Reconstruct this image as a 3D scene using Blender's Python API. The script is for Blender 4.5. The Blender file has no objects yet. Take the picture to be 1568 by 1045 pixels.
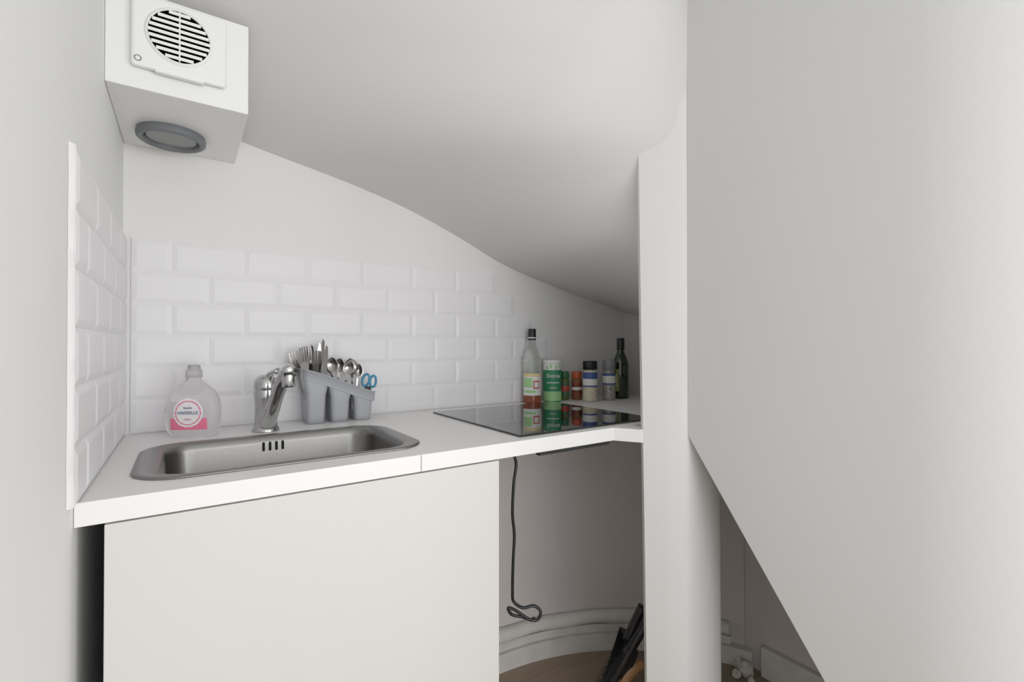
import bpy, bmesh, math, random
from mathutils import Vector, Matrix
sc=bpy.context.scene
COL=sc.collection
# ------------------------------------------------------------ helpers
def mat(name,c,rough=.5,metal=0,trans=0,ior=1.45,bump=0,bscale=40,var=0,vscale=3,coat=0,spec=.5):
    m=bpy.data.materials.new(name); m.use_nodes=True
    nt=m.node_tree; b=nt.nodes['Principled BSDF']
    b.inputs['Base Color'].default_value=(*c,1); b.inputs['Roughness'].default_value=rough
    b.inputs['Metallic'].default_value=metal; b.inputs['Transmission Weight'].default_value=trans
    b.inputs['IOR'].default_value=ior; b.inputs['Coat Weight'].default_value=coat
    b.inputs['Specular IOR Level'].default_value=spec
    tc=nt.nodes.new('ShaderNodeTexCoord')
    if var>0:
        n=nt.nodes.new('ShaderNodeTexNoise'); n.inputs['Scale'].default_value=vscale; n.inputs['Detail'].default_value=4
        r=nt.nodes.new('ShaderNodeValToRGB')
        r.color_ramp.elements[0].position=.3; r.color_ramp.elements[1].position=.7
        r.color_ramp.elements[0].color=(*[x*(1-var) for x in c],1); r.color_ramp.elements[1].color=(*[min(1,x*(1+var)) for x in c],1)
        nt.links.new(tc.outputs['Object'],n.inputs['Vector']); nt.links.new(n.outputs['Fac'],r.inputs['Fac']); nt.links.new(r.outputs['Color'],b.inputs['Base Color'])
    if bump>0:
        n2=nt.nodes.new('ShaderNodeTexNoise'); n2.inputs['Scale'].default_value=bscale; n2.inputs['Detail'].default_value=3
        bp=nt.nodes.new('ShaderNodeBump'); bp.inputs['Strength'].default_value=bump; bp.inputs['Distance'].default_value=.01
        nt.links.new(tc.outputs['Object'],n2.inputs['Vector']); nt.links.new(n2.outputs['Fac'],bp.inputs['Height']); nt.links.new(bp.outputs['Normal'],b.inputs['Normal'])
    return m
def empty(name,loc=(0,0,0)):
    e=bpy.data.objects.new(name,None); e.location=loc; e.empty_display_size=.05; COL.objects.link(e); return e
def mk(name,vs,fs,m,parent=None,smooth=False,loc=(0,0,0)):
    me=bpy.data.meshes.new(name); me.from_pydata([tuple(v) for v in vs],[],fs); me.update()
    bm=bmesh.new(); bm.from_mesh(me); bmesh.ops.recalc_face_normals(bm,faces=bm.faces); bm.to_mesh(me); bm.free()
    if smooth:
        for p in me.polygons: p.use_smooth=True
    if m is not None: me.materials.append(m)
    o=bpy.data.objects.new(name,me); o.location=loc; COL.objects.link(o)
    if parent is not None:
        o.parent=parent; o.matrix_parent_inverse=Matrix.Translation(-Vector(parent.location))
    return o
def bevel(o,w,seg=2):
    md=o.modifiers.new('bev','BEVEL'); md.width=w; md.segments=seg; md.limit_method='ANGLE'; md.angle_limit=math.radians(40); return o
BOXF=[(0,3,2,1),(4,5,6,7),(0,1,5,4),(1,2,6,5),(2,3,7,6),(3,0,4,7)]
def box(name,a,b,m,parent=None,bev=0):
    x0,y0,z0=a;x1,y1,z1=b
    vs=[(x0,y0,z0),(x1,y0,z0),(x1,y1,z0),(x0,y1,z0),(x0,y0,z1),(x1,y0,z1),(x1,y1,z1),(x0,y1,z1)]
    o=mk(name,vs,BOXF,m,parent)
    if bev: bevel(o,bev)
    return o
def prism(name,pts,z0,z1,m,parent=None,bev=0):
    n=len(pts); vs=[(p[0],p[1],z0) for p in pts]+[(p[0],p[1],z1) for p in pts]
    fs=[tuple(range(n))[::-1],tuple(range(n,2*n))]+[(i,(i+1)%n,n+(i+1)%n,n+i) for i in range(n)]
    o=mk(name,vs,fs,m,parent)
    if bev: bevel(o,bev)
    return o
def loft(name,loops,m,parent=None,smooth=True,cap0=True,cap1=True):
    n=len(loops[0]); vs=[v for l in loops for v in l]; fs=[]
    for k in range(len(loops)-1):
        for i in range(n):
            j=(i+1)%n; fs.append((k*n+i,k*n+j,(k+1)*n+j,(k+1)*n+i))
    if cap0: fs.append(tuple(range(n))[::-1])
    if cap1: fs.append(tuple(range((len(loops)-1)*n,len(loops)*n)))
    return mk(name,vs,fs,m,parent,smooth)
def lathe(name,prof,loc,m,parent=None,seg=40,smooth=True,cap0=True,cap1=True,M=None):
    loops=[]
    for r,z in prof:
        l=[]
        for i in range(seg):
            a=2*math.pi*i/seg; v=Vector((r*math.cos(a),r*math.sin(a),z))
            if M is not None: v=M@v
            l.append(v+Vector(loc))
        loops.append(l)
    o=loft(name,loops,m,parent,smooth,cap0,cap1)
    if smooth:
        md=o.modifiers.new('es','EDGE_SPLIT'); md.split_angle=math.radians(35)
    return o
def tube(name,pts,rs,m,parent=None,seg=14,sm=6):
    P=[Vector(p) for p in pts]
    if not isinstance(rs,(list,tuple)): rs=[rs]*len(P)
    Q=[];RR=[]
    for i in range(len(P)-1):
        p0=P[max(i-1,0)];p1=P[i];p2=P[i+1];p3=P[min(i+2,len(P)-1)]
        for k in range(sm):
            t=k/sm
            Q.append(.5*((2*p1)+(p2-p0)*t+(2*p0-5*p1+4*p2-p3)*t*t+(3*p1-p0-3*p2+p3)*t**3)); RR.append(rs[i]*(1-t)+rs[i+1]*t)
    Q.append(P[-1]);RR.append(rs[-1])
    loops=[];prev=None
    for i,q in enumerate(Q):
        t=(Q[min(i+1,len(Q)-1)]-Q[max(i-1,0)]).normalized()
        if prev is None: u=t.orthogonal().normalized()
        else: u=(prev-t*prev.dot(t)).normalized()
        prev=u; w=t.cross(u)
        loops.append([q+(u*math.cos(2*math.pi*k/seg)+w*math.sin(2*math.pi*k/seg))*RR[i] for k in range(seg)])
    return loft(name,loops,m,parent)
def rr(cx,cy,hx,hy,r,z,n=8,div=1):
    out=[];r=min(r,hx*.999,hy*.999)
    for (sx,sy,a0) in ((1,1,0),(-1,1,90),(-1,-1,180),(1,-1,270)):
        for k in range(n+1):
            a=math.radians(a0+90*k/n)
            out.append((cx+sx*(hx-r)+r*math.cos(a),cy+sy*(hy-r)+r*math.sin(a)))
    if div>1:
        o2=[]
        for i in range(len(out)):
            a=out[i];b=out[(i+1)%len(out)];o2.append(a)
            if i%(n+1)==n:
                for k in range(1,div): o2.append((a[0]+(b[0]-a[0])*k/div,a[1]+(b[1]-a[1])*k/div))
        out=o2
    return [Vector((x,y,z(x) if callable(z) else z)) for x,y in out]
def frame(right,up,normal,loc):
    return Matrix(((right[0],up[0],normal[0],loc[0]),(right[1],up[1],normal[1],loc[1]),(right[2],up[2],normal[2],loc[2]),(0,0,0,1)))
def text(name,s,size,M,m,parent,ext=.0002,xs=1):
    c=bpy.data.curves.new(name,'FONT'); c.body=s; c.size=size; c.align_x='CENTER'; c.align_y='CENTER'; c.extrude=ext
    t=bpy.data.objects.new(name,c); COL.objects.link(t)
    dg=bpy.context.evaluated_depsgraph_get(); me=bpy.data.meshes.new_from_object(t.evaluated_get(dg))
    bpy.data.objects.remove(t)
    me.transform(M@Matrix.Diagonal((xs,1,1,1))); me.materials.clear(); me.materials.append(m)
    o=bpy.data.objects.new(name,me); COL.objects.link(o); o.parent=parent; o.matrix_parent_inverse=Matrix.Translation(-Vector(parent.location))
    return o
def boolcut(o,cutter):
    md=o.modifiers.new('b','BOOLEAN'); md.object=cutter; md.operation='DIFFERENCE'; md.solver='EXACT'
    dg=bpy.context.evaluated_depsgraph_get(); me=bpy.data.meshes.new_from_object(o.evaluated_get(dg))
    o.modifiers.remove(md); o.data=me; bpy.data.objects.remove(cutter)

# ------------------------------------------------------------ materials
WALL=mat('wall_paint',(.80,.80,.785),.75,bump=.05,bscale=9)
WALLB=mat('wall_paint_back',(.79,.78,.76),.7,bump=.05,bscale=9)
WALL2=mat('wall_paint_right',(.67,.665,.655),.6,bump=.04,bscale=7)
PILL=mat('pillar_paint',(.74,.735,.72),.7,bump=.04,bscale=7)
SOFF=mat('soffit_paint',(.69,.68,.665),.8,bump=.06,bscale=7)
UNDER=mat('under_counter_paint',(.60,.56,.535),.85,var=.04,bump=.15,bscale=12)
TILE=mat('tile_glaze',(.80,.785,.795),.33,spec=.35)
GROUT=mat('grout',(.82,.81,.81),.9)
CTR=mat('worktop_laminate',(.86,.855,.84),.35)
DOOR=mat('door_laminate',(.67,.65,.62),.45)
DARK=mat('gap_shade',(.015,.015,.015),.9)  # near-black: shade inside gaps and slots put into the colour
STEEL=mat('brushed_steel',(.24,.235,.225),.33,metal=1,bump=.02,bscale=200)
CHROME=mat('chrome',(.50,.50,.50),.17,metal=1)
CUT=mat('cutlery_steel',(.38,.37,.36),.2,metal=1)
BLACKG=mat('hob_glass',(.004,.004,.005),.03,coat=.5)
BLACKP=mat('black_plastic',(.009,.009,.010),.4)
WPL=mat('white_plastic',(.85,.85,.835),.35)
GREYP=mat('grey_plastic',(.38,.39,.42),.42)
GREYR=mat('grey_ring',(.14,.15,.16),.45)
GREYL=mat('grey_lens',(.21,.22,.22),.3)
BLUE=mat('blue_plastic',(.05,.26,.45),.35)
SKIRT=mat('skirting_plaster',(.64,.61,.57),.7,var=.08,vscale=14,bump=.3,bscale=25)

def wood():
    m=bpy.data.materials.new('wood_floor');m.use_nodes=True;nt=m.node_tree;b=nt.nodes['Principled BSDF'];b.inputs['Roughness'].default_value=.5
    tc=nt.nodes.new('ShaderNodeTexCoord');mp=nt.nodes.new('ShaderNodeMapping');mp.inputs['Scale'].default_value=(2,14,1)
    n=nt.nodes.new('ShaderNodeTexNoise');n.inputs['Scale'].default_value=3;n.inputs['Detail'].default_value=6
    r=nt.nodes.new('ShaderNodeValToRGB');r.color_ramp.elements[0].color=(.22,.155,.10,1);r.color_ramp.elements[1].color=(.36,.28,.20,1)
    br=nt.nodes.new('ShaderNodeTexBrick');br.inputs['Scale'].default_value=1.;br.inputs['Brick Width'].default_value=.9;br.inputs['Row Height'].default_value=.1;br.inputs['Mortar Size'].default_value=.001
    br.inputs['Color1'].default_value=(.9,.9,.9,1);br.inputs['Color2'].default_value=(1,1,1,1);br.inputs['Mortar'].default_value=(.6,.6,.6,1)
    mx=nt.nodes.new('ShaderNodeMix');mx.data_type='RGBA';mx.blend_type='MULTIPLY';mx.inputs['Factor'].default_value=1
    nt.links.new(tc.outputs['Object'],mp.inputs['Vector']);nt.links.new(mp.outputs['Vector'],n.inputs['Vector']);nt.links.new(n.outputs['Fac'],r.inputs['Fac'])
    nt.links.new(tc.outputs['Object'],br.inputs['Vector']);nt.links.new(r.outputs['Color'],mx.inputs['A']);nt.links.new(br.outputs['Color'],mx.inputs['B']);nt.links.new(mx.outputs['Result'],b.inputs['Base Color'])
    return m
FLOOR=wood()

# ------------------------------------------------------------ room shell
CX,CY=1.152,-.75
box('floor',(-.12,-3.5,-.1),(2.7,.1,0),FLOOR)
box('wall_left',(-.12,-3.5,0),(-.016,.1,2.3),WALL)
box('wall_back',(-.016,0,0),(1.84,.1,2.3),WALLB)
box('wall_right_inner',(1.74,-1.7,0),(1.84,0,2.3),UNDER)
box('wall_front',(-.016,-3.6,0),(2.6,-3.5,2.3),WALL)
box('wall_right',(2.6,-3.5,0),(2.7,-1.7,2.3),WALL)
box('ceiling',(-.12,-3.6,2.3),(2.7,.1,2.4),WALL)
pl=[(1.152,-.752,.893)]
for k in range(1,12): 
    y=-.752-.448*k/11; pl.append((1.152,y,.895-(-.75-y)*1.415))
R0=.35;s=.45
for k in range(1,13):
    a=math.radians(42*k/12); L=s+R0*a
    pl.append((1.152+R0*(1-math.cos(a)),-1.2-R0*math.sin(a),max(0,.895-L*1.415)))
lx,ly,_=pl[-1]; a=math.radians(42)
for k in range(1,5): pl.append((lx+math.sin(a)*.2*k,ly-math.cos(a)*.2*k,0))
vs=[];fs=[]
TOP=2.3;T=.03
for i,(x,y,z) in enumerate(pl):
    j0=pl[max(i-1,0)];j1=pl[min(i+1,len(pl)-1)]
    d=Vector((j1[0]-j0[0],j1[1]-j0[1])).normalized(); nn=Vector((-d.y,d.x))*T
    vs+=[(x,y,z),(x,y,TOP),(x+nn.x,y+nn.y,TOP),(x+nn.x,y+nn.y,z)]
for i in range(len(pl)-1):
    a0=i*4;b0=a0+4
    for k in range(4): fs.append((a0+k,a0+(k+1)%4,b0+(k+1)%4,b0+k))
fs.append((0,1,2,3));n=len(vs);fs.append((n-1,n-2,n-3,n-4))
q=len(vs)
vs+=[(1.183,-.80,.87),(1.735,-.80,.87),(1.735,-1.38,.05),(1.183,-1.38,.05),(1.183,-.80,.93),(1.735,-.80,.93),(1.735,-1.42,.05),(1.183,-1.42,.05)]
fs+=[tuple(q+i for i in f) for f in BOXF]
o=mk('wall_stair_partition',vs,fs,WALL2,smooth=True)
md=o.modifiers.new('es','EDGE_SPLIT');md.split_angle=math.radians(30)
# newel pillar (front face slightly out of plumb, as plastered)
pp=[(1.087,-.664),(1.095,-.650),(1.15,-.62),(1.20,-.60),(1.285,-.62),(1.305,-.66),(1.31,-.70),(1.302,-.735),(1.285,-.757),(1.26,-.768),(1.22,-.766),(1.157,-.753),(1.148,-.7485),(1.136,-.740),(1.113,-.706),(1.096,-.679)]
lp=[]
for z,sft in ((0,.012),(.9,.0),(1.6,-.010),(1.76,-.012)):
    l=[]
    for i,(x,y) in enumerate(pp):
        k=1 if i in (0,1,15) else (.5 if i in (14,2) else 0)
        l.append(Vector((x+.8254*sft*k,y-.5641*sft*k,z)))
    lp.append(l)
o=loft('pillar',lp,PILL); 
md=o.modifiers.new('es','EDGE_SPLIT');md.split_angle=math.radians(32)
# spiral soffit (helicoid around the newel)
HT=[(-90,-.02),(-60,.07),(-42,.154),(-33,.208),(-14,.290),(5,.3756),(19,.476),(31,.563),(39.4,.617),(47,.665),(51.4,.700),(57,.760),(66,.868),(80,1.0),(100,1.12),(126,1.24),(150,1.34),(180,1.43),(190,1.45)]
def H(t):
    n=len(HT)
    for i in range(n-1):
        if t<=HT[i+1][0] or i==n-2:
            x0,y0=HT[i];x1,y1=HT[i+1];h=x1-x0
            def sl(k):
                if k<=0:return (HT[1][1]-HT[0][1])/(HT[1][0]-HT[0][0])
                if k>=n-1:return (HT[-1][1]-HT[-2][1])/(HT[-1][0]-HT[-2][0])
                return (HT[k+1][1]-HT[k-1][1])/(HT[k+1][0]-HT[k-1][0])
            u=(t-x0)/h;m0=sl(i)*h;m1=sl(i+1)*h
            return (2*u**3-3*u*u+1)*y0+(u**3-2*u*u+u)*m0+(-2*u**3+3*u*u)*y1+(u**3-u*u)*m1
SCX,SCY=CX+.004,CY-.003
def rmax(t):
    a=math.radians(t);dx=-math.sin(a);dy=math.cos(a);r=9
    if dx<-1e-6:r=min(r,(SCX+.016)/-dx)
    if dx>1e-6:r=min(r,(1.74-SCX)/dx)
    if dy>1e-6:r=min(r,(0-SCY)/dy)
    if dy<-1e-6:r=min(r,(SCY+3.5)/-dy)
    return r
ths=sorted(set([-90+1.5*k for k in range(181)]+[math.degrees(math.atan2(SCX+.016,-SCY)),-math.degrees(math.atan2(1.74-SCX,-SCY)),180-math.degrees(math.atan2(SCX+.016,3.5+SCY))]))
NR=26;vs=[];fs=[]
for t in ths:
    a=math.radians(t);rm=rmax(t)
    for k in range(NR):
        r=.0005+(rm-.0005)*(k/(NR-1))**1.6
        vs.append((SCX-math.sin(a)*r,SCY+math.cos(a)*r,1.12+.8*H(t)))
for i in range(len(ths)-1):
    for k in range(NR-1):
        fs.append((i*NR+k,(i+1)*NR+k,(i+1)*NR+k+1,i*NR+k+1))
mk('ceiling_stair_soffit',vs,fs,SOFF,smooth=True)
# curved wall, roll moulding and baseboard beneath the worktop
ACX,ACY=.96,-.968
def arcstrip(name,Rr,Ro,z0,z1,m,x0,x1,n=40):
    a0=math.acos((x0-ACX)/Rr);a1=math.acos(min(.999,(x1-ACX)/Rr));inn=[];out=[]
    for k in range(n+1):
        a=a0+(a1-a0)*k/n
        inn.append((ACX+Rr*math.cos(a),ACY+Rr*math.sin(a)));out.append((ACX+Ro*math.cos(a),ACY+Ro*math.sin(a)))
    vs=[];fs=[]
    for i in range(n+1): vs+=[(*inn[i],z0),(*inn[i],z1),(*out[i],z1),(*out[i],z0)]
    for i in range(n):
        for k in range(4): fs.append((i*4+k,i*4+(k+1)%4,i*4+4+(k+1)%4,i*4+4+k))
    fs+=[(0,1,2,3),(n*4,n*4+1,n*4+2,n*4+3)]
    o=mk(name,vs,fs,m,smooth=True);md=o.modifiers.new('es','EDGE_SPLIT');md.split_angle=math.radians(40);return o
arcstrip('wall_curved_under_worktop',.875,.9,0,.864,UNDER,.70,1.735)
arcstrip('baseboard_curved',.845,.8745,0,.062,SKIRT,.70,1.72)
pts=[]
a0=math.acos((.70-ACX)/.862);a1=math.acos((1.70-ACX)/.862)
for k in range(28):
    a=a0+(a1-a0)*k/27
    pts.append((ACX+.862*math.cos(a),ACY+.862*math.sin(a),.117+.002*math.sin(k*1.3)))
tube('trim_roll_moulding',pts,[.024+.0012*math.sin(k*1.1) for k in range(28)],SKIRT)
arcstrip('trim_ledge',.858,.8745,.0625,.090,SKIRT,.70,1.70)
o=box('baseboard_right',(1.715,-1.25,0),(1.739,-.63,.10),SKIRT,bev=.004)
g=empty('plaster_rubble',(1.66,-.60,0))
random.seed(3)
for k,(x,y,s_) in enumerate([(1.685,-.60,.026),(1.645,-.585,.014),(1.70,-.565,.02),(1.66,-.63,.011)]):
    bm=bmesh.new();bmesh.ops.create_icosphere(bm,subdivisions=2,radius=s_)
    for v in bm.verts: v.co*=random.uniform(.72,1.15)
    me=bpy.data.meshes.new('chunk');bm.to_mesh(me);bm.free();me.materials.append(SKIRT)
    c=bpy.data.objects.new('chunk_%d'%(k+1),me);COL.objects.link(c);c.parent=g;c.location=(x-1.66,y+.60,s_*.8)

# ------------------------------------------------------------ tiles (one mesh per wall, glaze + grout)
def tiles(name,rows,tf,THh=.08,th=.0065):
    vs=[];fs=[];mi=[]
    g=.0006;b=.011;zt=.9+.483
    for r,spans in rows:
        zr1=zt-r*THh;zr0=max(.9004,zt-(r+1)*THh)
        A,B=spans[0][0],spans[-1][1];q=len(vs)
        for d in (.0004,.0037): vs+=[tf(A,zr0,d),tf(B,zr0,d),tf(B,zr1,d),tf(A,zr1,d)]
        for k in range(4): fs.append((q+k,q+(k+1)%4,q+4+(k+1)%4,q+4+k));mi.append(1)
        fs.append((q+4,q+5,q+6,q+7));mi.append(1)
        z1=zr1-g;z0=zr0+g
        for u0,u1 in spans:
            u0+=g;u1-=g;bu0=min(b,(u1-u0)*.3)
            q=len(vs)
            for (A,B,C,D,d) in ((u0,u1,z0,z1,.0005),(u0,u1,z0,z1,.004),(u0+bu0,u1-bu0,z0+b,z1-b,th)):
                vs+=[tf(A,C,d),tf(B,C,d),tf(B,D,d),tf(A,D,d)]
            for L in (0,4):
                for k in range(4): fs.append((q+L+k,q+L+(k+1)%4,q+L+4+(k+1)%4,q+L+4+k));mi.append(0)
            fs.append((q+8,q+9,q+10,q+11));mi.append(0)
    o=mk(name,vs,fs,TILE);o.data.materials.append(GROUT)
    for p,m_ in zip(o.data.polygons,mi): p.material_index=m_
    return o
ends=[1.053,1.134,1.215,1.296,1.215,1.296]
rows=[]
for r in range(6):
    st=.081 if r%2==0 else .162
    us=[0];u=st
    while u<ends[r]-.01: us.append(u);u+=.162
    us.append(ends[r]);rows.append((r,[(us[i],us[i+1]) for i in range(len(us)-1)]))
tiles('wall_tiles_back',rows,lambda u,z,d:(u,-d,z))
rows=[]
for r in range(6):
    st=.07 if r%2 else .15
    us=[.008];u=st
    while u<.60: us.append(u);u+=.162
    us.append(.645);rows.append((r,[(us[i],us[i+1]) for i in range(len(us)-1)]))
tiles('wall_tiles_left',rows,lambda u,z,d:(-.0155+d*1.3,-u,z))
vs=[];fs=[];N=26
random.seed(8)
for k in range(N+1):
    z=.905+(1.385-.905)*k/N;w=.0050+random.uniform(-.0010,.0010);d=.0062+random.uniform(-.0006,.0006)
    vs+=[(-.0157,-.6452,z),(-.0157+d,-.6452,z),(-.0157+d*.7,-.6452-w*.7,z),(-.0157,-.6452-w*1.8,z)]
for k in range(N):
    for j in range(4): fs.append((k*4+j,k*4+(j+1)%4,k*4+4+(j+1)%4,k*4+4+j))
fs+=[(0,1,2,3),(N*4,N*4+1,N*4+2,N*4+3)]
mk('trim_tile_edge',vs,fs,GROUT)

# ------------------------------------------------------------ worktop
wt=empty('kitchen_worktop',(.5,-.3,.9))
slab=prism('slab',[(-.0155,-.605),(1.045,-.600),(1.084,-.662),(1.10,-.668),(1.12,-.65),(1.12,-.595),(1.735,-.595),(1.735,-.0005),(-.0155,-.0005)],.866,.9,CTR,wt)
SX,SY,SHX,SHY=.2925,-.3725,.2575,.1675
boolcut(slab,loft('c',[rr(SX,SY,SHX-.03,SHY-.015,.06,.8),rr(SX,SY,SHX-.03,SHY-.015,.06,.95)],None))
bc=box('c2',(.782,-.553,.8),(1.235,-.106,.95),None); boolcut(slab,bc)
bevel(slab,.0015,2)
box('seam',(.4997,-.6053,.8665),(.5003,-.6030,.8995),mat('seam',(.60,.59,.57),.8),wt)

# ------------------------------------------------------------ base cabinet
cb=empty('base_cabinet',(.35,-.3,.43))
box('door',(.017,-.604,.10),(.684,-.586,.8635),DOOR,cb,bev=.0012)
box('side_left',(.022,-.584,.0),(.038,-.02,.865),DARK,cb)  # coloured near-black to give the shade of the gap beside the wall
box('side_right',(.664,-.584,.0),(.681,-.02,.865),DOOR,cb)
box('bottom_panel',(.039,-.584,.10),(.663,-.03,.116),DOOR,cb)
box('plinth',(.039,-.55,.0),(.663,-.535,.098),DOOR,cb)
box('back_panel',(.039,-.028,.117),(.663,-.02,.865),DOOR,cb)

# ------------------------------------------------------------ sink
sk=empty('stainless_steel_sink',(SX,SY,.9))
def L(ix,iy,r,z): return rr(SX,SY,SHX-ix,SHY-iy,r,z)
lo=[L(.001,.001,.075,.9003),L(.0,.0,.076,.9025),L(.004,.004,.073,.9045),L(.012,.010,.068,.9047),L(.034,.019,.058,.9035),L(.040,.024,.054,.899),L(.043,.027,.052,.885),L(.05,.034,.05,.775),L(.06,.044,.045,.757),L(.085,.065,.04,.750),L(.20,.12,.03,.747)]
loft('bowl',lo,STEEL,sk,cap0=False)
for k in range(4):
    x=.2635+k*.0137
    o=loft('overflow_slot_%d'%(k+1),[rr(x,.8795,.0026,.0105,.0026,-0.0) , rr(x,.8795,.0026,.0105,.0026,-.004)],DARK,None)
    o.data.transform(Matrix(((1,0,0,0),(0,0,1,-.2322),(0,1,0,0),(0,0,0,1))));o.parent=sk;o.matrix_parent_inverse=Matrix.Translation(-Vector(sk.location))
lathe('drain',[(.001,.7475),(.02,.7475),(.036,.7495),(.04,.7485),(.0405,.747)],(SX,SY,0),CHROME,sk)

# ------------------------------------------------------------ faucet
fc=empty('mixer_tap',(.28,-.133,.9))
lathe('body',[(.031,.9005),(.031,.906),(.0275,.911),(.026,.92),(.025,.965),(.0265,.985),(.0275,1.0),(.0268,1.003),(.0268,1.006),(.028,1.010),(.0275,1.022),(.024,1.033),(.016,1.041),(.004,1.044)],(.28,-.133,0),CHROME,fc)
tube('spout',[(.281,-.145,.918),(.285,-.175,.945),(.292,-.215,.99),(.300,-.258,1.036),(.306,-.290,1.058),(.309,-.307,1.056)],[.020,.018,.0155,.0155,.017,.015],CHROME,fc,seg=20)
lathe('aerator',[(.0135,1.022),(.0145,1.024),(.0145,1.050)],(.307,-.294,0),CHROME,fc)
tube('lever',[(.283,-.135,1.036),(.290,-.15,1.047),(.302,-.172,1.054)],[.009,.007,.008],CHROME,fc,seg=14)

# ------------------------------------------------------------ cutlery caddy
cd=empty('cutlery_caddy',(.475,-.06,.9))
KX=-.008
def zt(x): 
    t=(x-.385-KX)/.20; t=max(0,min(1,t)); return .9+.150-.048*t-.024*(3*t*t-2*t**3)
cyd=-.065
for k,cx in enumerate((.4175+KX,.4825+KX,.5475+KX)):
    ztm=lambda f:(lambda x:.902+(zt(x)-.902)*f)
    w=[.0225,.0235,.0265,.0322,.0325]
    h=[0,.12,.60,.80,.97]
    lp=[rr(cx,cyd,w[i],.033+.006*h[i],.012,(ztm(h[i]) if i else .9005),div=4) for i in range(5)]
    lp+= [rr(cx,cyd,w[4]-.0025,.0365,.01,ztm(.97),div=4),rr(cx,cyd,.022,.031,.01,(lambda x:.905),div=4)]
    loft('compartment_%d'%(k+1),lp,GREYP,cd)
def zb(off): return lambda x: zt(x)+off
CXX=.4825+KX
lp=[rr(CXX,cyd,.0985,.0405,.014,zb(-.026),div=14),rr(CXX,cyd,.0995,.0415,.014,zb(.0),div=14),rr(CXX,cyd,.1015,.044,.014,zb(.001),div=14),rr(CXX,cyd,.1015,.044,.014,zb(.0035),div=14),rr(CXX,cyd,.0965,.0385,.012,zb(.0035),div=14),rr(CXX,cyd,.0955,.0375,.012,zb(-.026),div=14)]
lp.append(lp[0])
loft('rim',lp,GREYP,cd,cap0=False,cap1=False)

# cutlery
ct=empty('cutlery',(.46,-.06,.93))
Rv=Vector((.8254,-.5641,0));Fv=Vector((.5641,.8254,0));Z=Vector((0,0,1))
def outline(name,pts,th,base,tilt,m,parent,rot=0):
    n=len(pts);c,s_=math.cos(rot),math.sin(rot)
    r=(Rv*c+Fv*s_);nrm=(r.cross(Z))
    up=(Z*math.cos(tilt)+r*math.sin(tilt));rt=(r*math.cos(tilt)-Z*math.sin(tilt))
    nr=rt.cross(up)
    vs=[Vector(base)+rt*u+up*v+nr*th/2 for u,v in pts]+[Vector(base)+rt*u+up*v-nr*th/2 for u,v in pts]
    fs=[tuple(range(n)),tuple(range(n,2*n))[::-1]]+[(i,(i+1)%n,n+(i+1)%n,n+i) for i in range(n)]
    o=mk(name,vs,fs,m,parent);bevel(o,.0004,1)
def fork():
    return [(-.004,0),(-.003,.11),(-.010,.128),(-.0125,.142),(-.0125,.182),(-.0095,.184),(-.0085,.148),(-.0055,.148),(-.0050,.184),(-.0022,.184),(-.0015,.148),(.0015,.148),(.0022,.184),(.0050,.184),(.0055,.148),(.0085,.148),(.0095,.184),(.0125,.182),(.0125,.142),(.010,.128),(.003,.11),(.004,0)]
def knife():
    return [(-.006,0),(-.0055,.08),(-.0075,.09),(-.0085,.13),(-.0075,.17),(-.002,.20),(.004,.192),(.006,.17),(.006,.09),(.006,0)]
def spoon(name,base,tilt,rot,sc_=1.0,Lh=.115,face=1):
    c,s_=math.cos(rot),math.sin(rot);r=(Rv*c+Fv*s_);nrm=r.cross(Z)
    up=(Z*math.cos(tilt)+r*math.sin(tilt));rt=(r*math.cos(tilt)-Z*math.sin(tilt))
    B=Vector(base);vs=[];fs=[]
    prof=[(0,.005,0),(.03,.0045,0),(Lh-.015,.0028,0),(Lh,.004,0)]
    for k in range(1,13):
        t=k/13;w=.0175*math.sin(math.pi*min(1,t**.85))**.6;prof.append((Lh+.046*t,max(w,.003),.0085*math.sin(math.pi*t)))
    prof.append((Lh+.0465,.001,0))
    for v,w,d in prof:
        for j in range(9):
            q=-1+j/4;vs.append(B+rt*q*w*sc_+up*v*sc_-nrm*face*d*(1-q*q)*sc_)
    for i in range(len(prof)-1):
        for j in range(8): fs.append((i*9+j,i*9+j+1,i*9+10+j,i*9+9+j))
    o=mk(name,vs,fs,CUT,ct,smooth=True);md=o.modifiers.new('s','SOLIDIFY');md.thickness=.0013
def B(x,y,z=.912): return (x,y,z)
outline('fork_1',fork(),.002,B(.408,-.088,.927),-.22,CUT,ct,rot=.9)
outline('fork_2',fork(),.002,B(.404,-.072,.932),-.16,CUT,ct,rot=1.0)
outline('fork_3',fork(),.002,B(.410,-.056,.929),-.10,CUT,ct,rot=.8)
outline('fork_4',fork(),.002,B(.400,-.048,.922),-.24,CUT,ct,rot=.7)
outline('fork_5',fork(),.002,B(.412,-.080,.919),.02,CUT,ct,rot=1.0)
outline('knife_1',knife(),.0018,B(.420,-.070,.928),.02,CUT,ct,rot=.7)
outline('knife_2',knife(),.0018,B(.424,-.052,.938),.08,CUT,ct,rot=.9)
outline('knife_3',knife(),.0018,B(.424,-.086,.920),.09,CUT,ct,rot=.9)
outline('knife_4',knife(),.0018,B(.415,-.045,.921),-.04,CUT,ct,rot=1.0)
spoon('spoon_1',B(.462,-.088,.932),-.06,.1,.95)
spoon('spoon_2',B(.468,-.068,.934),.08,.3,.92)
spoon('spoon_3',B(.472,-.05,.928),-.10,-.1,.95,face=-1)
spoon('spoon_4',B(.472,-.085,.930),.22,.2,.92)
spoon('spoon_5',B(.485,-.055,.930),.20,.1,.95)
spoon('spoon_6',B(.515,-.078,.924),-.02,.15,.95,face=-1)
spoon('spoon_7',B(.525,-.060,.922),.08,.5,.88)
ss=empty('scissors',(.56,-.06,.93))
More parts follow.
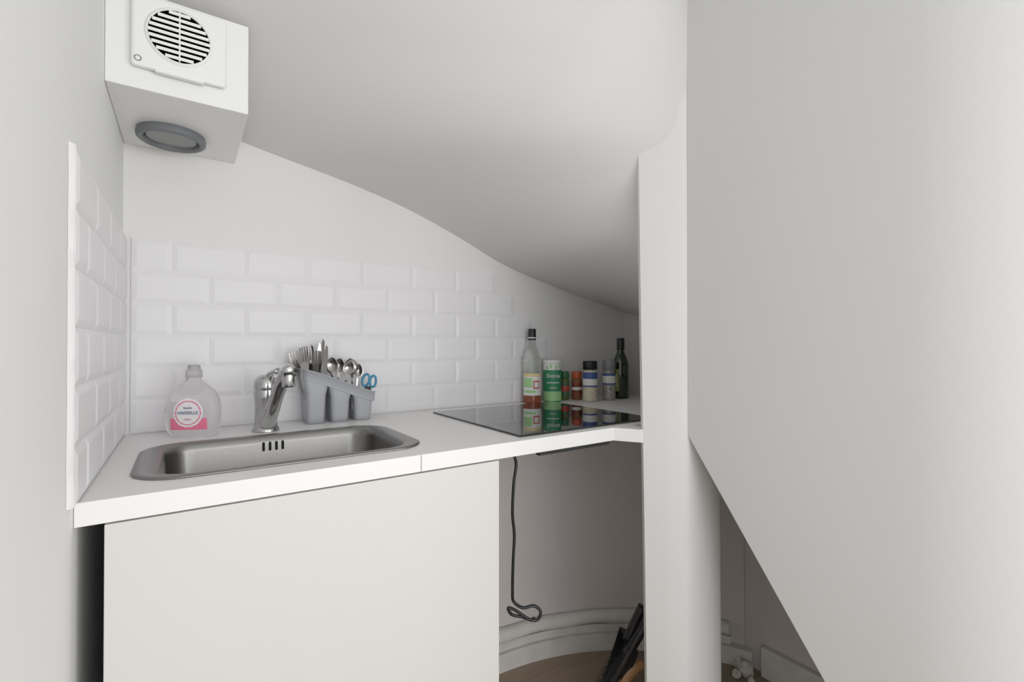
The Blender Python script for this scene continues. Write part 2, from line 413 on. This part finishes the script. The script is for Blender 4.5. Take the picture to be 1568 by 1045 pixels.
def ring(name,cen,ru,rv,rad,m,parent,tilt=0):
    pts=[]
    for k in range(21):
        a=2*math.pi*k/20;u=ru*math.cos(a);v=rv*math.sin(a)
        pts.append(Vector(cen)+Rv*(u*math.cos(tilt)+v*math.sin(tilt))+Z*(v*math.cos(tilt)-u*math.sin(tilt)))
    tube(name,pts,rad,m,parent,seg=10,sm=2)
ring('handle_1',(.555,-.07,1.014),.010,.018,.0035,BLUE,ss,.25)
ring('handle_2',(.574,-.078,1.010),.009,.017,.0035,BLUE,ss,.1)
outline('blade_1',[(-.004,0),(-.005,.084),(.005,.084),(.003,.0)],.002,(.552,-.068,.912),.06,CUT,ss)
outline('blade_2',[(-.003,0),(-.005,.084),(.005,.084),(.004,.0)],.002,(.558,-.066,.912),.12,CUT,ss)

# ------------------------------------------------------------ dish soap bottle
sp=empty('dish_soap_bottle',(.128,-.105,.9))
SOAP=mat('clear_plastic',(.95,.92,.935),.06,trans=.93,ior=1.2)
PINK=mat('label_pink',(.78,.16,.27),.4);WLAB=mat('label_white',(.85,.82,.83),.4);NAVY=mat('label_navy',(.05,.07,.22),.4)
CAPC=mat('clear_cap',(.62,.60,.62),.15,trans=.5,ior=1.3)
PR=[(0,.046,.020),(.004,.053,.025),(.03,.0585,.027),(.065,.0600,.027),(.090,.056,.026),(.108,.045,.023),(.122,.030,.018),(.131,.018,.015),(.137,.014,.013),(.140,.0135,.013)]
def pf(z):
    for i in range(len(PR)-1):
        if z<=PR[i+1][0]:
            t=(z-PR[i][0])/(PR[i+1][0]-PR[i][0]);return PR[i][1]*(1-t)+PR[i+1][1]*t,PR[i][2]*(1-t)+PR[i+1][2]*t
    return PR[-1][1:]
SB=Vector((.128,-.105,.9005));sR=Vector((.9,-.436,0)).normalized();sN=Vector((-.436,-.9,0)).normalized()
def sloop(z,off=0,n=40):
    w,d=pf(z);o=[]
    for k in range(n):
        a=2*math.pi*k/n;ca,sa=math.cos(a),math.sin(a);e=.75
        o.append(SB+sR*(w+off)*math.copysign(abs(ca)**e,ca)+sN*(d+off)*math.copysign(abs(sa)**e,sa)+Z*z)
    return o
loft('bottle',[sloop(z) for z in (0,.002,.004,.015,.03,.05,.065,.08,.09,.1,.108,.115,.122,.131,.137,.140)],SOAP,sp)
loft('cap',[[SB+sR*r*math.cos(2*math.pi*k/24)+sN*r*math.sin(2*math.pi*k/24)+Z*z for k in range(24)] for r,z in ((.0175,.1405),(.0175,.157),(.014,.159),(.013,.169),(.009,.171))],CAPC,sp)
def spatch(name,inside,z0,z1,off,m,nz=26,nu=40,umax=.05):
    vs=[];fs=[];idx={}
    for i in range(nz+1):
        z=z0+(z1-z0)*i/nz;w,d=pf(z)
        for j in range(nu+1):
            u=-umax+2*umax*j/nu;ca=min(1,abs(u)/w)**(1/.75);sa=math.sqrt(max(0,1-ca*ca))**.75
            idx[i,j]=len(vs);vs.append(SB+sR*u+sN*(d*sa+off)+Z*z)
    for i in range(nz):
        for j in range(nu):
            zc=z0+(z1-z0)*(i+.5)/nz;uc=-umax+2*umax*(j+.5)/nu
            if inside(uc,zc): fs.append((idx[i,j],idx[i,j+1],idx[i+1,j+1],idx[i+1,j]))
    return mk(name,vs,fs,m,sp,smooth=True)
spatch('label_pink_band',lambda u,z:abs(u)<.041,.018,.045,.0006,PINK)
spatch('label_white_top',lambda u,z:(u/.032)**2+((z-.058)/.034)**2<1,.02,.094,.0010,WLAB,nz=50,nu=60)
spatch('label_pink_arc',lambda u,z:.84<(u/.028)**2+((z-.058)/.029)**2<1,.02,.094,.0014,PINK,nz=60,nu=70)
def sM(z,u=0,off=.0022):
    w,d=pf(z);return frame(sR,Z,sN,SB+sR*u+sN*(d+off)+Z*z)
text('label_text','VAISSELLE',.0105,sM(.058),NAVY,sp)
text('label_text_small','liquide',.007,sM(.070),NAVY,sp)
text('label_text_low','mains',.007,sM(.043),PINK,sp)

# ------------------------------------------------------------ hob
hb=empty('induction_hob',(1.0,-.33,.9))
box('glass',(.764,-.570,.9003),(1.252,-.090,.9055),BLACKG,hb,bev=.0015)
box('housing',(.786,-.549,.852),(1.231,-.110,.900),BLACKP,hb)
RG=mat('ring_print',(.02,.02,.02),.1)
for k,(x,y,r) in enumerate([(.89,-.21,.07),(.89,-.42,.09),(1.12,-.21,.09),(1.12,-.42,.07)]):
    lathe('zone_%d'%(k+1),[(r,.90552),(r+.0005,.90556),(r+.0010,.90552)],(x,y,0),RG,hb,seg=64,cap0=False,cap1=False)
box('bracket',(.80,-.600,.858),(1.03,-.585,.8655),BLACKP,hb)

# ------------------------------------------------------------ vent box + inlet
vb=empty('boxed_duct_housing',(.108,-.17,1.7))
x0,x1,y0,y1=-.0157,.2195,-.335,-.0005
o=mk('casing',[(x0,y0,1.612),(x1,y0,1.612),(x1,y1,1.612),(x0,y1,1.612),(x0,y0,1.80),(x1,y0,1.80),(x1,y1,1.655),(x0,y1,1.66)],BOXF,WPL,vb);bevel(o,.002)
ve=empty('extractor_fan',(.1,-.34,1.72))
box('plate',(.023,-.349,1.650),(.178,-.3355,1.792),WPL,ve,bev=.006)
box('plate_lip',(.060,-.3525,1.6455),(.140,-.340,1.6505),WPL,ve,bev=.002)
MY=Matrix.Rotation(math.radians(90),3,'X')
GX,GZ=.099,1.725
VD=mat('vent_dark',(.05,.045,.04),.8)
lathe('grille_ring',[(.050,.0),(.0505,.003),(.052,.0035),(.0545,.002),(.056,0)],(GX,-.3492,GZ),WPL,ve,M=MY,seg=64,cap0=False,cap1=False)
lathe('grille_back',[(.001,.0003),(.0505,.0003)],(GX,-.3492,GZ),VD,ve,M=MY,seg=64,cap0=False)
for k in range(9):
    z=-.045+k*.0108
    zz=max(abs(z),abs(z+.006));hw=math.sqrt(max(.0001,.0505**2-zz*zz))
    xa,xb=GX-hw,GX+hw
    ya=-.3496;yb=-.354
    vs=[(xa,ya,GZ+z),(xb,ya,GZ+z),(xb,yb,GZ+z-.0015),(xa,yb,GZ+z-.0015),(xa,ya,GZ+z+.0065),(xb,ya,GZ+z+.0065),(xb,yb,GZ+z+.0045),(xa,yb,GZ+z+.0045)]
    mk('louvre_%d'%(k+1),vs,BOXF,WPL,ve)
box('grille_rib',(GX-.0012,-.3536,GZ-.049),(GX+.0012,-.3500,GZ+.049),WPL,ve)
lathe('badge',[(.004,.0),(.0045,.001),(.0055,.001),(.006,0)],(.034,-.3492,1.664),GREYL,ve,M=MY,seg=24,cap0=False,cap1=False)
lp_=empty('vent_inlet_ring',(.082,-.12,1.6))
lathe('ring',[(.066,1.6118),(.068,1.604),(.067,1.596),(.062,1.592),(.056,1.594),(.053,1.599),(.053,1.6118)],(.082,-.125,0),GREYR,lp_,seg=56,cap0=False,cap1=False)
lathe('disc',[(.0525,1.606),(.048,1.600),(.001,1.600)],(.082,-.125,0),GREYL,lp_,seg=56,cap0=False)

# ------------------------------------------------------------ bottles & jars
zc=.9005
def cpatch(name,x,y,r,z0,z1,a0,a1,m,parent,off=.0005,n=24):
    vs=[];fs=[]
    for k in range(n+1):
        a=math.radians(a0+(a1-a0)*k/n)
        d=-Fv*math.cos(a)+Rv*math.sin(a)
        p=Vector((x,y,0))+d*(r+off);vs+=[p+Z*(zc+z0),p+Z*(zc+z1)]
    for k in range(n): fs.append((2*k,2*k+2,2*k+3,2*k+1))
    return mk(name,vs,fs,m,parent,smooth=True)
GLS=mat('clear_glass',(.91,.93,.89),.02,trans=1,ior=1.15)
AMB=mat('amber_vinegar',(.38,.10,.05),.05,trans=.4,ior=1.33)
GRN=mat('label_green',(.03,.24,.10),.4);LGRN=mat('label_lightgreen',(.36,.66,.28),.4);WH=mat('label_paper',(.82,.82,.78),.5)
RED=mat('label_red',(.50,.06,.04),.4);YEL=mat('label_yellow',(.75,.62,.30),.4);BLU=mat('label_blue',(.05,.09,.28),.4)
def sh(p): return [(r,zc+z) for r,z in p]
x,y=1.192,-.045
e=empty('vinegar_bottle',(x,y,.9))
lathe('glass',sh([(.030,0),(.034,.003),(.034,.155),(.032,.172),(.024,.195),(.0155,.215),(.0125,.235),(.0125,.262)]),(x,y,0),GLS,e)
lathe('vinegar',sh([(.0342,.003),(.0344,.006),(.0344,.048),(.0342,.0485)]),(x,y,0),AMB,e,cap0=False,cap1=False)
lathe('cap',sh([(.0142,.236),(.0148,.238),(.0148,.276),(.0135,.279)]),(x,y,0),BLACKP,e)
lathe('cap_band',sh([(.0152,.243),(.0152,.247)]),(x,y,0),WH,e,cap0=False,cap1=False)
cpatch('label',x,y,.0345,.030,.112,-70,70,WH,e)
cpatch('label_stripe',x,y,.0345,.100,.112,-70,70,YEL,e,.001)
cpatch('label_leaf',x,y,.0345,.060,.095,-62,0,LGRN,e,.001)
cpatch('label_text_bar',x,y,.0345,.040,.050,-55,20,LGRN,e,.001)
cpatch('label_apple',x,y,.0345,.055,.085,5,48,RED,e,.001)
cpatch('label_apple_flesh',x,y,.0345,.060,.080,12,40,WH,e,.0015)
x,y=1.288,-.048
e=empty('sweetener_canister',(x,y,.9))
lathe('tin',sh([(.034,0),(.0355,.002),(.0355,.150),(.034,.152)]),(x,y,0),GRN,e)
lathe('lid',sh([(.0362,.148),(.0365,.150),(.0365,.158),(.035,.160)]),(x,y,0),WH,e)
cpatch('band_top',x,y,.0356,.122,.147,-90,90,WH,e)
cpatch('band_low',x,y,.0356,.004,.040,-90,90,LGRN,e)
for k,a in enumerate((-45,-20,10,35)): cpatch('leaf_%d'%(k+1),x,y,.0356,.125+.004*(k%2),.139+.004*(k%2),a,a+14,LGRN,e,.001)
cpatch('strip',x,y,.0356,.072,.075,-40,40,WH,e,.001)
tM=frame(Rv,Z,-Fv,Vector((x,y,zc+.100))-Fv*.0375)
text('script','Stevia',.022,tM,WH,e)
tM=frame(Rv,Z,-Fv,Vector((x,y,zc+.055))-Fv*.0375)
text('script_low','sucre',.012,tM,WH,e)
def spice(name,x,y,r,h,body,cap,labs,capf=.22):
    e=empty(name,(x,y,.9))
    hc=h*(1-capf)
    lathe('jar',sh([(r*.9,0),(r,.003),(r,hc*.88),(r*.82,hc*.97),(r*.8,hc)]),(x,y,0),body,e)
    lathe('cap',sh([(r*.93,hc*.98),(r*.98,hc),(r*.98,h-.003),(r*.88,h)]),(x,y,0),cap,e)
    for k,(z0,z1,m) in enumerate(labs): cpatch('label_%d'%(k+1),x,y,r,h*z0,h*z1,-80,80,m,e,.0005+.0004*k)
    return e
SPG=mat('dried_herbs',(.10,.13,.04),.6,var=.4,vscale=200);SPR=mat('paprika',(.22,.08,.03),.6,var=.3,vscale=200);SAL=mat('garlic_powder',(.62,.56,.42),.5,var=.2,vscale=150)
PEP=mat('peppercorn',(.33,.31,.28),.25,var=.6,vscale=180,coat=.5)
GCAP=mat('cap_green',(.03,.15,.07),.4);RCAP=mat('cap_red',(.55,.10,.04),.4);GRC=mat('cap_grey',(.22,.23,.26),.25,coat=.5)
DGR=mat('label_dark_green',(.05,.13,.06),.4);DBR=mat('label_brown',(.20,.05,.03),.4)
spice('spice_jar',1.360,-.036,.0190,.112,SPG,GCAP,[(.15,.62,DGR),(.3,.5,RED)])
spice('spice_jar',1.404,-.060,.0205,.112,SPR,RCAP,[(.12,.62,DBR),(.35,.45,WH)])
spice('spice_jar',1.410,-.130,.0285,.156,SAL,BLACKP,[(.36,.72,BLU),(.40,.56,WH)],.2)
spice('pepper_grinder',1.505,-.138,.0255,.160,PEP,GRC,[(.38,.66,BLU),(.42,.60,WH)],.25)
x,y=1.586,-.125
e=empty('olive_oil_bottle',(x,y,.9))
OIL=mat('dark_green_glass',(.014,.024,.010),.06,coat=.6)
lathe('glass',sh([(.031,0),(.033,.003),(.033,.130),(.031,.150),(.021,.175),(.0140,.190),(.013,.200)]),(x,y,0),OIL,e)
lathe('cap',sh([(.0150,.198),(.0155,.2),(.0155,.243),(.0135,.246)]),(x,y,0),BLACKP,e)
cpatch('label',x,y,.033,.03,.12,-95,-25,mat('oil_label',(.30,.33,.12),.5),e)
cpatch('label_2',x,y,.033,.05,.10,-80,-35,mat('oil_label2',(.55,.55,.35),.5),e,.001)

# ------------------------------------------------------------ power cable
cx_,cy_=.845,-.418
cab=[(cx_+.01,cy_,.855),(cx_+.008,cy_,.82),(cx_+.014,cy_,.79),(cx_+.006,cy_,.74),(cx_+.002,cy_,.66),(cx_+.008,cy_,.60),(cx_+.004,cy_,.53),(cx_+.002,cy_,.45),(cx_+.006,cy_,.42)]
def cp(u,v,d=0): 
    p=Vector((cx_,cy_,0))+Rv*u+Fv*d; return (p.x,p.y,v)
cab+=[cp(.03,.405),cp(.06,.405,.01),cp(.078,.39,.01),cp(.07,.37,.005),cp(.045,.375),cp(.01,.40,-.004),cp(-.01,.41,-.01),cp(.0,.39,-.006),cp(.03,.38),cp(.055,.366,.01),cp(.06,.372,.012)]
tube('power_cable',cab,.0042,BLACKP,seg=10)

# ------------------------------------------------------------ dustpan and brush
db=empty('dustpan_and_brush',(1.25,-.42,.0))
TAN=mat('wood_handle',(.42,.22,.10),.45)
P0=Vector((1.20,-.425,.012))
u=(Rv*.42+Z*.907).normalized();w=Fv;nrm=u.cross(w)
def pq(a,b,c): return P0+u*a+w*b+nrm*c
vs=[pq(0,-.07,0),pq(0,.07,0),pq(.2,.055,0),pq(.2,-.055,0),pq(0,-.07,.004),pq(0,.07,.004),pq(.2,.055,.035),pq(.2,-.055,.035),pq(0,-.066,.004),pq(0,.066,.004),pq(.195,.05,.006),pq(.195,-.05,.006)]
mk('pan',vs,[(0,1,2,3),(0,3,7,4),(1,2,6,5),(2,3,7,6),(8,9,10,11),(4,8,11,7),(5,9,10,6),(7,11,10,6),(0,1,9,8)],BLACKP,db)
tube('pan_handle',[pq(.195,0,.018),pq(.25,0,.022),pq(.31,0,.02)],[.018,.014,.016],BLACKP,db)
Q0=Vector((1.145,-.44,.035));ub=(Rv*.52+Z*.85).normalized();nb=ub.cross(Fv).normalized()
if nb.z<0: nb=-nb
lp2=[]
for t,hw,hh in ((0,.012,.008),(.02,.02,.016),(.16,.02,.018),(.19,.014,.014),(.30,.013,.014),(.32,.006,.006)):
    lp2.append([Q0+ub*t+Fv*hw*math.cos(2*math.pi*k/16)+nb*hh*math.sin(2*math.pi*k/16) for k in range(16)])
loft('brush_back',lp2,BLACKP,db)
vs=[];fs=[]
for i in range(24):
    for j in range(5):
        c=Q0+ub*(.008+i*.007)+Fv*(-.014+j*.007);tip=c+nb*.045+ub*random.uniform(-.004,.004)
        q=len(vs);vs+=[c+ub*.0022,c-ub*.001+Fv*.002,c-ub*.001-Fv*.002,tip];fs+=[(q,q+1,q+3),(q+1,q+2,q+3),(q+2,q,q+3)]
mk('bristles',vs,fs,BLACKP,db)
tube('wood_handle',[Vector((1.185,-.478,.05)),Vector((1.205,-.486,.105)),Vector((1.232,-.500,.14)),Vector((1.262,-.515,.15))],[.012,.020,.020,.012],TAN,db)

# ------------------------------------------------------------ lights
def area(name,loc,target,sx,sy,power,col):
    l=bpy.data.lights.new(name,'AREA');l.shape='RECTANGLE';l.size=sx;l.size_y=sy;l.energy=power;l.color=col
    o=bpy.data.objects.new(name,l);o.location=loc;d=Vector(target)-Vector(loc);o.rotation_euler=d.to_track_quat('-Z','Y').to_euler();COL.objects.link(o);return o
area('window_light',(1.0,-3.35,1.0),(.7,0,1.3),1.7,1.7,29,(1,1,.995))
area('side_fill_light',(2.35,-2.9,1.2),(.0,-.8,1.3),.9,1.5,26,(.95,.98,1))  # added fill from the right to brighten the left wall, no window modelled
area('left_window_light',(.12,-2.9,1.3),(1.35,-1.35,1.2),.5,1.3,4.5,(.68,.76,1))
w=bpy.data.worlds.new('world');sc.world=w;w.use_nodes=True;w.node_tree.nodes['Background'].inputs[0].default_value=(.9,.95,1,1);w.node_tree.nodes['Background'].inputs[1].default_value=.5
# ------------------------------------------------------------ camera
cam=bpy.data.cameras.new('camera');cam.sensor_width=36;cam.lens=16.76;cam.clip_start=.01
co=bpy.data.objects.new('camera',cam);co.location=(.112,-1.491,1.12);co.rotation_euler=(math.radians(90.43),0,math.radians(-34.35));COL.objects.link(co);sc.camera=co
try:
    sc.view_settings.view_transform='Standard';sc.view_settings.look='None';sc.view_settings.gamma=1.15
except Exception as ex: print(ex)
